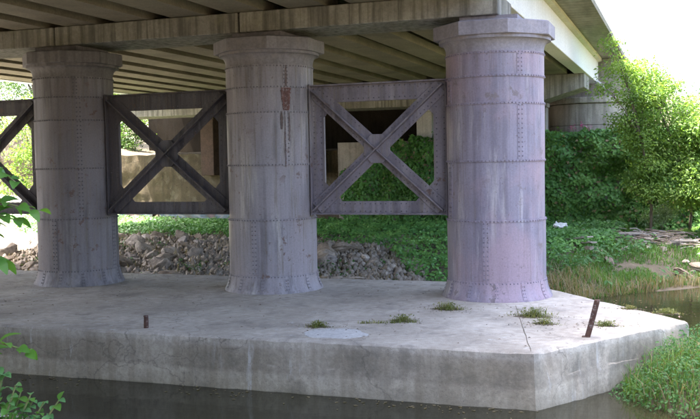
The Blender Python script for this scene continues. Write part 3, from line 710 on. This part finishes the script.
    keep = (y > shore(x)+.15+.3*pat) & (pat > -.33) & ((bare > .9) | (rng.random(n) < .12)) & (x > -1.4+.0*y)
    x, y, pat = x[keep], y[keep], pat[keep]; n = len(x)
    P = np.stack([x, y, height(x, y)-.02], 1)
    me = blades_mesh('grass', P, rng.uniform(.05, .17, n)*(1+.9*np.clip(pat, -.5, 1)), rng.uniform(.008, .016, n), .7)
    tag(link('grass', me, 'grass'), 'rough green grass on the bank right of the columns', 'grass', kind='stuff')
    # broad-leaved herbs among the grass
    n = 9000; x = rng.uniform(-1.2, 9, n); y = rng.uniform(5, 14.6, n); pat = vnoise(x, y, .8, 21)
    keep = (y > shore(x)+.4) & (pat > .05) & (((x-2.3)/1.7)**2+((y-10.9)/1.1)**2 > 1); x, y = x[keep], y[keep]; n = len(x)
    z = height(x, y)+rng.uniform(.03, .34, n)
    me = leaves_mesh('herbs', np.stack([x, y, z], 1), np.stack([rng.normal(0, .5, n), rng.normal(-.5, .5, n), np.ones(n)], 1), rng.uniform(.08, .17, n), .55)
    tag(link('herbs', me, 'herb'), 'leafy green weeds among the grass of the right bank', 'weeds', kind='stuff')
    # tall dry grass by the lilac column
    n = 1100; cx = rng.choice([.1, .35, .6, .2, .95], n); cy = np.interp(cx, [0, 1.4], [3.4, 5.6])
    x = cx+rng.normal(0, .28, n); y = cy+rng.normal(.3, .7, n); keep = (y > shore(x)-.1); x, y = x[keep], y[keep]; n = len(x)
    me = blades_mesh('dry_grass', np.stack([x, y, height(x, y)-.02], 1), rng.uniform(.15, .45, n), rng.uniform(.005, .010, n), 1.2)
    tag(link('dry_grass', me, 'dry'), 'tall dry straw-coloured grass right behind the lilac column', 'dry grass', kind='stuff')
    n = 900; x = rng.uniform(.8, 5.5, n); y = shore(x)+np.abs(rng.normal(.25, .35, n))
    me = blades_mesh('dry_grass', np.stack([x, y, height(x, y)-.02], 1), rng.uniform(.12, .45, n), rng.uniform(.006, .012, n), .9)
    tag(link('shore_grass', me, 'dry'), 'thin dry grass along the water edge of the right bank', 'dry grass', kind='stuff')
    # weeds on the mud spit by the pointed end
    n = 30000; x = rng.uniform(1.6, 7.2, n); y = rng.uniform(-4.7, -.5, n); g = height(x, y)
    edge = (x-1.25)*1.518-(y+4.37)                     # side of the nose edge
    keep = (g > WATER-.16) & (((y+4.37)-(x-1.25)*1.543) < -.05); x, y, g = x[keep], y[keep], g[keep]; n = len(x)
    hh = .18+.38*ss((x-2.1)/1.0)*ss((-.3-y)/2.2)*(.6+.8*vnoise(x, y, 1.5, 31))
    z = g+rng.uniform(0, 1, n)*np.clip(hh, .08, .7)
    me = leaves_mesh('herbs', np.stack([x, y, z], 1), np.stack([rng.normal(0, .6, n), rng.normal(-.5, .5, n), np.ones(n)], 1), rng.uniform(.028, .065, n), .5)
    tag(link('spit_weeds', me, 'herb2'), 'lush leafy weeds covering the mud beside the footing point', 'weeds', kind='stuff')
    n = 11000; x = rng.uniform(1.7, 7.2, n); y = rng.uniform(-4.75, -.5, n); g = height(x, y)
    keep = (g > WATER-.05) & (((y+4.37)-(x-1.25)*1.543) < -.03); x, y, g = x[keep], y[keep], g[keep]; n = len(x)
    me = blades_mesh('grass', np.stack([x, y, g-.02], 1), rng.uniform(.12, .45, n), rng.uniform(.005, .010, n), .8)
    k_ = rng.choice(n, 1400); me2 = blades_mesh('dry', np.stack([x[k_]+.02, y[k_], g[k_]-.02], 1), rng.uniform(.15, .5, 1400), rng.uniform(.004, .008, 1400), 1.3)
    tag(link('spit_straw', me2, 'dry'), 'dry bent stalks among the weeds of the mud spit', 'dry grass', kind='stuff')
    tag(link('spit_grass', me, 'grass'), 'grass growing through the weeds of the mud spit', 'grass', kind='stuff')
M['shoots'] = leaf_mat('ivy_shoot', [(.05, .13, .03), (.11, .23, .05), (.20, .34, .09)], .4, .4, 1.2)
M['herb2'] = leaf_mat('spit_leaf', [(.03, .095, .025), (.06, .165, .045), (.12, .24, .075)], .4, .45, 1.5)
build_green()

# ------------------------------------------------------------------ trees and bushes
def crown_points(lobes, n, shell=.55):
    w_ = np.array([l[3]*l[4]*l[5] for l in lobes])**.75; idx = rng.choice(len(lobes), n, p=w_/w_.sum())
    L = np.array(lobes)[idx]; d = unit(rng.normal(size=(n, 3))); r = rng.uniform(shell, 1.0, (n, 1))**.7
    lump = np.array([1+.28*mnoise.noise(Vector(q)*2.2+Vector((i*1.7, 0, 0))) for q, i in zip(d, idx)])[:, None]
    return L[:, :3]+d*r*lump*L[:, 3:6], d
def tree(name, label, cat, base_, lobes, n, size, mat, trunk_r=.09, group=None, clump=26, parts=('trunk', 'crown')):
    t = thing(name, label, cat, base_, group); b = Vector(base_)
    m = MB(); top = Vector(np.mean([l[:3] for l in lobes], 0))-b
    mid = top*.5+Vector((.12, -.1, -.1))
    m.tube([(0, 0, -.25), mid*.5+Vector((.06, 0, 0)), mid, top], [trunk_r, trunk_r*.8, trunk_r*.65, trunk_r*.3], 8)
    for l in lobes:
        e = Vector(l[:3])-b; s = mid.lerp(top, random.uniform(0, .6)); q = s.lerp(e, .5)+Vector((random.uniform(-.1, .1), random.uniform(-.1, .1), .12))
        m.tube([s, q, e], [trunk_r*.42, trunk_r*.28, trunk_r*.12], 6)
        for k in range(5):
            f = e+Vector(unit(rng.normal(size=(1, 3)))[0]*np.array(l[3:6])*.9); m.tube([q.lerp(e, .5), e.lerp(f, .5)+Vector((0, 0, .05)), f], [trunk_r*.12, trunk_r*.09, .004], 5)
    m.build(parts[0], 'bark', t)
    nc = n//clump; P, d = crown_points(lobes, nc)              # clumps of leaves on twig ends
    P = np.repeat(P, clump, 0)+rng.normal(0, 1, (nc*clump, 3))*np.array([.16, .16, .10])*(size/.10)**.8; d = np.repeat(d, clump, 0)
    N = d*.5+rng.normal(0, .55, P.shape)+np.array([0, -.1, .6])
    me = leaves_mesh('crown', P-np.array(base_), N, rng.uniform(.6, 1.3, len(P))*size, .5)
    o = link(parts[1], me, mat, t); return t
def build_trees():
    g = lambda x, y: float(height(np.array([x]), np.array([y]))[0])
    A = [(1.15, 10.3, 5.05, .28, .4, .22), (1.35, 10.6, 4.45, .40, .5, .26), (1.0, 10.2, 3.95, .28, .4, .16), (1.85, 11.6, 4.55, .45, .6, .25), (1.55, 11.3, 3.75, .45, .6, .22),
         (2.3, 12.0, 4.1, .45, .6, .25), (1.35, 11.2, 3.15, .4, .5, .18), (1.9, 11.5, 3.3, .4, .5, .2), (1.75, 11.3, 2.6, .4, .4, .25), (2.05, 11.3, 1.9, .35, .35, .25), (2.0, 11.4, 1.2, .35, .35, .25)]
    tree('slender_tree', 'bright green slender tree whose top reaches past the deck edge', 'tree', (2.0, 12.2, g(2, 12.2)), A, 8000, .088, 'tree_leaf', .045)
    B = []
    rr = random.Random(5)
    for k in range(46):
        x = rr.uniform(1.6, 3.9); zt = np.interp(x, [1.0, 1.74, 2.4, 3.3, 4.8], [3.6, 4.2, 4.0, 3.25, 2.9]); z = 1.0+(zt-1.0)*(k/45)
        B.append((x, rr.uniform(11.3, 12.6), z, rr.uniform(.32, .55), rr.uniform(.3, .5), rr.uniform(.14, .24)))
    tree('leafy_tree', 'yellow-green leafy tree spreading airy sprays over the ivy at the right', 'tree', (3.0, 13.6, g(3.0, 13.6)), B, 25000, .10, 'tree_leaf', .05)
    D = [(6.2, 14, 2.6, 1.2, 1.1, .9), (7.4, 14.5, 2.3, 1.4, 1.2, 1.0), (6.4, 13.4, 1.5, 1.2, 1, .8)]
    tree('leafy_tree', 'fuller green tree just past the right edge', 'tree', (6.5, 14.2, g(6.5, 14.2)), D, 7000, .11, 'bush_leaf', .11)
    tree('pale_shrub', 'small pale grey-green shrub on the grass below the ivy', 'shrub', (2.2, 12.6, g(2.2, 12.6)), [(2.15, 12.6, .50, .30, .26, .22), (2.42, 12.6, .62, .28, .24, .22), (1.95, 12.5, .38, .24, .2, .16)], 1300, .075, 'pale_leaf', .02, clump=12)
    tree('dark_tree', 'dark green bushy tree growing behind the ivy wall', 'tree', (4.5, 18, 2.6), [(3.6, 17.5, 3.6, 1.0, .9, .6), (5.2, 17.6, 3.4, 1.2, 1, .7), (6.8, 18, 3.3, 1.3, 1, .8), (2.5, 17.4, 3.7, .8, .7, .5)], 8000, .12, 'bush_leaf', .12)
    tree('sunlit_bush', 'sunlit bush in the gap behind the tan wall, seen through the dark brace', 'bush', (-18.6, 17.2, 2.6), [(-18.4, 17.0, 2.95, .7, .6, .35), (-17.9, 17.1, 3.3, .5, .4, .3), (-18.7, 17.3, 3.6, .6, .5, .35), (-19.3, 17.4, 3.3, .7, .6, .5), (-18.1, 17.2, 4.2, .5, .4, .3)], 4200, .12, 'bush_leaf', .05)
    # sunlit trees on the bank left of the bridge
    for x, y, s, mt, lb in ((-19.5, 13.5, 1.0, 'tree_leaf', 'sunlit tree seen through the brace at the left edge'), (-23.5, 15.5, 1.5, 'bush_leaf', 'broad sunlit tree on the bank past the left edge'),
                            (-20.0, 19.5, 1.2, 'tree_leaf', 'sunlit tree seen through the opening of the dark brace'), (-25.5, 21, 1.5, 'bush_leaf', 'sunlit tree far beyond the dark brace'),
                            (-20.5, -12.5, 2.0, 'bush_leaf', 'big unseen tree added on the near bank left of the bridge to block light'), (-24.5, -16.5, 2.2, 'bush_leaf', 'bigger unseen light-blocking tree added further back on the near bank'), (-19.5, -18, 1.9, 'bush_leaf', 'unseen light-blocking tree added behind the viewer beside the bridge end')):  # near-bank trees are unseen, added to block light from the left
        z = g(x, y); L = [(x+random.uniform(-1, 1)*s, y+random.uniform(-.8, .8)*s, z+q*s, 1.15*s, 1.0*s, .75*s) for q in (1.1, 1.9, 2.7, 3.4, 2.2, 1.5)]
        tree('bank_tree', lb, 'tree', (x, y, z), L, int(5200*s), .12, mt, .10*s)
build_trees()

# ------------------------------------------------------------------ foreground shrubs on the near bank
def leaf_proto(name, mat, k):
    m = MB(); nseg = 5; vs = []; 
    for i in range(nseg+1):
        u = i/nseg; wd = .5*math.sin(PI*min(1, u*.94+.03))**.75*(1-.25*u); zc = .10*math.sin(PI*u)-.18*u*u*(1+.3*k)
        vs += [(-wd*.62, u, zc+.10*wd), (0, u, zc-.02), (wd*.62, u, zc+.10*wd*(1+.2*k))]
    fs = []
    for i in range(nseg):
        a = i*3; fs += [(a, a+1, a+4, a+3), (a+1, a+2, a+5, a+4)]
    me = bpy.data.meshes.new(name); me.from_pydata(vs, [], fs); me.materials.append(M[mat]); me.polygons.foreach_set('use_smooth', [True]*len(me.polygons)); return me
def near_shrub(name, label, base_, stems, protos, size, step, parent_loc):
    t = thing(name, label, 'shrub', base_); b = Vector(base_)
    for pts in stems:
        pts = [Vector(p)-b for p in pts]; m = MB()
        # resample
        fine = []
        for i in range(len(pts)-1):
            for k in range(6): fine.append(pts[i].lerp(pts[i+1], k/6))
        fine.append(pts[-1])
        fine = [fine[0]]+[(fine[i-1]+fine[i]*2+fine[i+1])/4 for i in range(1, len(fine)-1)]+[fine[-1]]
        m.tube(fine, [.009*(1-.75*i/len(fine)) for i in range(len(fine))], 6); st = m.build('stem', 'stemgreen', t)
        L = 0; side = 1
        for i in range(1, len(fine)):
            L += (fine[i]-fine[i-1]).length
            if i < len(fine)*.22: continue
            while L > step:
                L -= step; side = -side
                d = (fine[i]-fine[i-1]).normalized(); out = d.cross(Vector((0, 0, 1))).normalized()*side
                dirv = (d*random.uniform(.2, .8)+out*random.uniform(.5, 1.)+Vector((0, 0, random.uniform(-.45, .25)))).normalized()
                up = (Vector((0, 0, 1))+Vector((random.uniform(-.5, .5), random.uniform(-.7, .2), 0)))
                xa = dirv.cross(up).normalized(); za = xa.cross(dirv)
                o = bpy.data.objects.new('leaf', random.choice(protos)); C.objects.link(o); o.parent = t
                s = size*random.uniform(.7, 1.25); Mx = Matrix((xa, dirv, za)).transposed().to_4x4()
                o.matrix_local = Matrix.Translation(fine[i]) @ Mx @ Matrix.Scale(s, 4)
    return t
M['stemgreen'] = stone_mat('green_stem', (.08, .11, .04), (.16, .17, .07), 9, bmp=.2)
def build_near():
    pr = [leaf_proto('leaf', 'near_leaf', k) for k in (0, .6, 1.2)]; pm = [leaf_proto('leaf', 'mint_leaf', k) for k in (0, .7, 1.3)]
    bx, by = -.15, -11.9
    z0 = float(height(np.array([bx]), np.array([by]))[0])-.05
    B = (bx, by, z0)
    near_shrub('leafy_shrub', 'young shrub with large bright green leaves hanging in at the left edge', B,
        [[B, (.05, -11.95, 1.3), (.33, -11.97, 1.95), (.43, -11.97, 2.06), (.565, -11.93, 2.02)],
         [B, (.0, -11.9, 1.2), (.28, -11.95, 1.9), (.40, -11.98, 2.02), (.50, -11.96, 1.99)],
         [B, (-.1, -11.9, 1.5), (.2, -11.95, 2.2), (.34, -12.0, 2.36), (.44, -11.99, 2.31)],
         [B, (-.05, -11.9, 1.4), (.25, -11.95, 2.12), (.40, -11.98, 2.2), (.50, -11.96, 2.13)],
         [B, (.1, -12.0, 1.2), (.32, -12.0, 1.72), (.42, -12.03, 1.86), (.475, -12.01, 1.84)],
         [B, (.2, -12.0, 1.1), (.38, -12.02, 1.48), (.46, -12.04, 1.55), (.56, -12.0, 1.515)],
         [B, (.0, -12.0, 1.0), (.22, -12.02, 1.7), (.36, -12.02, 1.98), (.44, -12.0, 1.92)]], pr, .066, .024, B)
    bx, by = .45, -12.15; z0 = float(height(np.array([bx]), np.array([by]))[0])-.05; B = (bx, by, z0); st = []
    for (ex, ey, ez) in ((.50, -12.07, 1.44), (.54, -12.05, 1.40), (.58, -12.02, 1.36), (.62, -12.0, 1.33), (.665, -11.97, 1.335), (.56, -12.12, 1.33), (.60, -12.1, 1.28), (.66, -12.06, 1.27), (.50, -12.1, 1.34), (.70, -12.03, 1.25), (.46, -12.08, 1.46), (.52, -12.0, 1.36), (.48, -12.05, 1.41), (.55, -12.08, 1.30), (.62, -12.05, 1.29), (.57, -12.0, 1.33), (.51, -12.12, 1.38), (.64, -12.1, 1.24)):
        st.append([B, (bx+(ex-bx)*.3+random.uniform(-.08, .08), by+random.uniform(-.08, .08), z0+(ez-z0)*.55), (bx+(ex-bx)*.7, by+(ey-by)*.7, z0+(ez-z0)*.9), (ex, ey, ez)])
    near_shrub('leafy_shrub', 'low shrub with small minty green leaves in the bottom left corner', B, st, pm+pr[:1], .048, .018, B)
build_near()

# ------------------------------------------------------------------ small things
def build_small():
    # rusty bar and stub standing in the footing
    t = thing('iron_bar', 'rusty iron bar leaning upright out of the pointed end of the footing', 'bar', (1.72, -3.28, 0))
    m = MB(); m.add([(x+dx, y, z) for (dx, z) in ((0, -.02), (.06, .2), (.125, .46)) for x, y in ((-.034, -.03), (.034, -.03), (.034, .03), (-.034, .03))],
        [(4*j+i, 4*j+(i+1) % 4, 4*j+4+(i+1) % 4, 4*j+4+i) for j in range(2) for i in range(4)]+[(3, 2, 1, 0), (8, 9, 10, 11)])
    m.build('bar_shaft', 'rust', t, bevel=.008)
    MB().box(-.06, .03, -.034, .034, -.008, .012).build('foot_plate', 'rust', t, bevel=.006)
    t = thing('iron_stub', 'short rusty iron stub near the front edge of the footing', 'stub', (-3.99, -4.06, 0))
    m = MB(); m.tube([(0, 0, -.02), (.004, 0, .08), (.0, .005, .16)], [.034, .033, .03], 9); m.build('stub_shaft', 'rust', t); MB().lathe([(.036, .158), (.028, .172)], 9).build('stub_cap', 'rust', t)
    # weeds in the cracks
    spots = [(-1.75, -3.43, .14, 'round green weed tuft on the footing in front of the middle column'), (-.78, -2.72, .15, 'spreading weed tuft on the footing between two columns'), (-.42, -1.62, .2, 'yellowish weed at the left foot of the lilac column'),
             (.88, -1.95, .24, 'tall weed in the joint of the footing before the lilac column'), (1.10, -2.5, .14, 'flat dry weed along the footing joint'), (1.88, -2.45, .13, 'little green weed beside the rusty bar'), (2.62, -1.3, .14, 'small weed near the tip of the footing'), (2.1, -1.0, .1, 'low weed patch on the pale pointed end')]
    for x, y, s, lb in spots:
        t = thing('weed_tuft', lb, 'weed', (x, y, 0), 'weeds growing on the footing'); n = int(200*s/.15)
        P = np.stack([rng.normal(0, s*.6, n)*rng.choice([.4, 1.3], n), rng.normal(0, s*.35, n), np.zeros(n)], 1)
        link('blades', blades_mesh('blades', P, rng.uniform(.3, 1.05, n)*s*rng.uniform(.3, 1., n)*np.exp(-(P[:, 0]/s*.7)**2), rng.uniform(.0025, .005, n), 1.9), 'weed', t)['kind'] = 'stuff'
        bl = []
        for k in range(30):
            a = 2*PI*k/30; r = s*(.75+.45*mnoise.noise(Vector((math.cos(a)*2+x*5, math.sin(a)*2, 1)))+.2*mnoise.noise(Vector((math.cos(a)*7, math.sin(a)*7+x, 6))))
            bl.append((1.35*r*math.cos(a), .75*r*math.sin(a)))
        MB().prism(bl, -.004, .006).build('silt', 'mud', t)
        n //= 2; P = np.stack([rng.normal(0, s*.45, n), rng.normal(0, s*.32, n), rng.uniform(0, .5, n)*s], 1)
        link('leaves', leaves_mesh('leaves', P, rng.normal(0, .6, (n, 3))+np.array([0, -.2, 1]), rng.uniform(.02, .045, n), .5), 'weed', t)['kind'] = 'stuff'
    n = 200; u = rng.random(n); P = np.stack([-1.3+.75*u+rng.normal(0, .02, n), -3.05+.25*u+rng.normal(0, .03, n), np.zeros(n)], 1)
    tag(link('moss_line', blades_mesh('moss', P, rng.uniform(.02, .06, n), rng.uniform(.003, .006, n), 1.5), 'weed'), 'thin line of moss in a crack of the footing', 'moss', kind='stuff')
    n = 900; x = rng.uniform(-9, 2.4, n); y = rng.uniform(-4.1, 1.2, n); k_ = (y > (x-1.1)*1.5-4.1) & (y < 1.3-(x-.4)*1.2)
    hot = rng.random(n) < .55; sp = np.array(spots, dtype=object); pick = rng.integers(0, len(spots), n)
    sx = np.array([spots[q][0] for q in pick]); sy = np.array([spots[q][1] for q in pick])
    x = np.where(hot, sx+rng.normal(0, .22, n), x); y = np.where(hot, sy+rng.normal(0, .16, n), y); k_ = k_ | hot; x, y = x[k_], y[k_]; n = len(x)
    me = leaves_mesh('litter', np.stack([x, y, np.full(n, .006)], 1), rng.normal(0, .25, (n, 3))+np.array([0, 0, 1.]), rng.uniform(.012, .05, n), .5)
    tag(link('leaf_litter', me, 'twig'), 'dry leaf litter and grit strewn over the footing top', 'litter', kind='stuff')
    n = 200; c_ = rng.choice([-7.2, -5.1, -2.6, -.4, .6], 150); x = np.concatenate([c_+rng.normal(0, .45, 150), rng.uniform(1.2, 4, 50)]); y = np.concatenate([-4.46-np.abs(rng.normal(0, .14, 150))*rng.choice([1, 1, 2.5], 150), rng.uniform(2.0, 6.0, 50)])
    me = leaves_mesh('float', np.stack([x, y, np.full(n, WATER+.006)], 1), rng.normal(0, .06, (n, 3))+np.array([0, 0, 1.]), rng.uniform(.02, .07, n), .6, .03)
    tag(link('floating_leaves', me, 'dry'), 'dead leaves and scum floating on the water along the footing', 'litter', kind='stuff')
    # litter on the right bank
    def gz(x, y): return float(height(np.array([x]), np.array([y]))[0])
    x, y = -.35, 11.6; z = gz(x, y)
    t = thing('plastic_bag', 'crumpled white plastic bag lying in the grass by the ivy', 'bag', (x, y, z+.22))
    import bmesh
    bm = bmesh.new(); bmesh.ops.create_icosphere(bm, subdivisions=3, radius=.16)
    for v in bm.verts: v.co *= 1+.5*mnoise.noise(v.co*9)+.25*mnoise.noise(v.co*21); v.co.z *= .6; v.co.x *= 1.25
    me = bpy.data.meshes.new('bag'); bm.to_mesh(me); bm.free(); link('bag_body', me, 'white', t)
    m = MB(); m.tube([(-.12, 0, .06), (-.15, .0, .10), (-.17, .0, .12)], [.04, .02, .03], 7); m.build('knot', 'white', t)
    for i, (x, y, a, L, lb) in enumerate(((.35, 9.0, 2.5, .9, 'weathered pale plank lying in the grass right of the lilac column'), (.62, 8.5, 2.2, .7, 'grey broken plank lying across the weathered plank'), (1.5, 10.9, .3, .6, 'short pale board at the left of the twig heap'), (2.9, 10.4, -.4, .7, 'bleached board at the right of the twig heap'))):
        t = thing('plank', lb, 'plank', (x, y, gz(x, y)+.16), 'planks washed up on the right bank'); t.rotation_euler = (random.uniform(-.2, .2), random.uniform(-.15, .15), a)
        m = MB(); m.add([(-L/2, -.07, 0), (L/2-.05, -.075, 0), (L/2, .0, 0), (L/2-.08, .07, 0), (-L/2+.06, .07, 0), (-L/2, -.07, .035), (L/2-.05, -.075, .035), (L/2, .0, .035), (L/2-.08, .07, .035), (-L/2+.06, .07, .035)],
            [(4, 3, 2, 1, 0), (5, 6, 7, 8, 9)]+[(k, (k+1) % 5, 5+(k+1) % 5, 5+k) for k in range(5)]); m.build('board', 'debris', t)
        MB().box(-L*.2, -L*.2+.03, -.05, .05, .036, .05).build('batten', 'debris', t)
    t = thing('twig_heap', 'heap of dry brown twigs and drift wood on the right bank', 'twigs', (2.3, 10.9, gz(2.3, 10.9)))
    for k in range(4):
        m = MB()
        for i in range(42):
            px, py = random.gauss(0, .7), random.gauss(0, .5); a = random.gauss(0, .6); L = random.uniform(.08, .32)
            z = gz(2.3+px, 10.9+py)-gz(2.3, 10.9)+random.uniform(.01, .16)
            d = Vector((math.cos(a), math.sin(a), random.uniform(-.25, .25)))*L
            m.tube([Vector((px, py, z))-d, Vector((px, py, z+random.uniform(0, .06))), Vector((px, py, z))+d], random.uniform(.008, .022), 5)
        o = m.build('twig_layer', ('twig', 'debris', 'twig', 'debris')[k], t); o['kind'] = 'stuff'
    # pink flowers at the top of the ivy
    for i, (x, y, z) in enumerate(((-.35, 14.45, 3.12), (-.05, 14.4, 3.18), (.15, 14.5, 3.1))):
        t = thing('pink_flower', ('leftmost', 'middle, highest', 'rightmost')[i]+' small pink flower head above the ivy before the abutment', 'flower', (x, y, z), 'pink flowers above the ivy')
        n = 26; P = rng.normal(0, .05, (n, 3)); link('petals', leaves_mesh('petals', P, rng.normal(0, 1, (n, 3)), rng.uniform(.03, .06, n), .8), 'flower', t)['kind'] = 'stuff'
        m = MB(); m.tube([(0, 0, -.35), (.02, 0, -.1), (0, 0, 0)], .008, 5); m.build('stalk', 'stemgreen', t)
build_small()
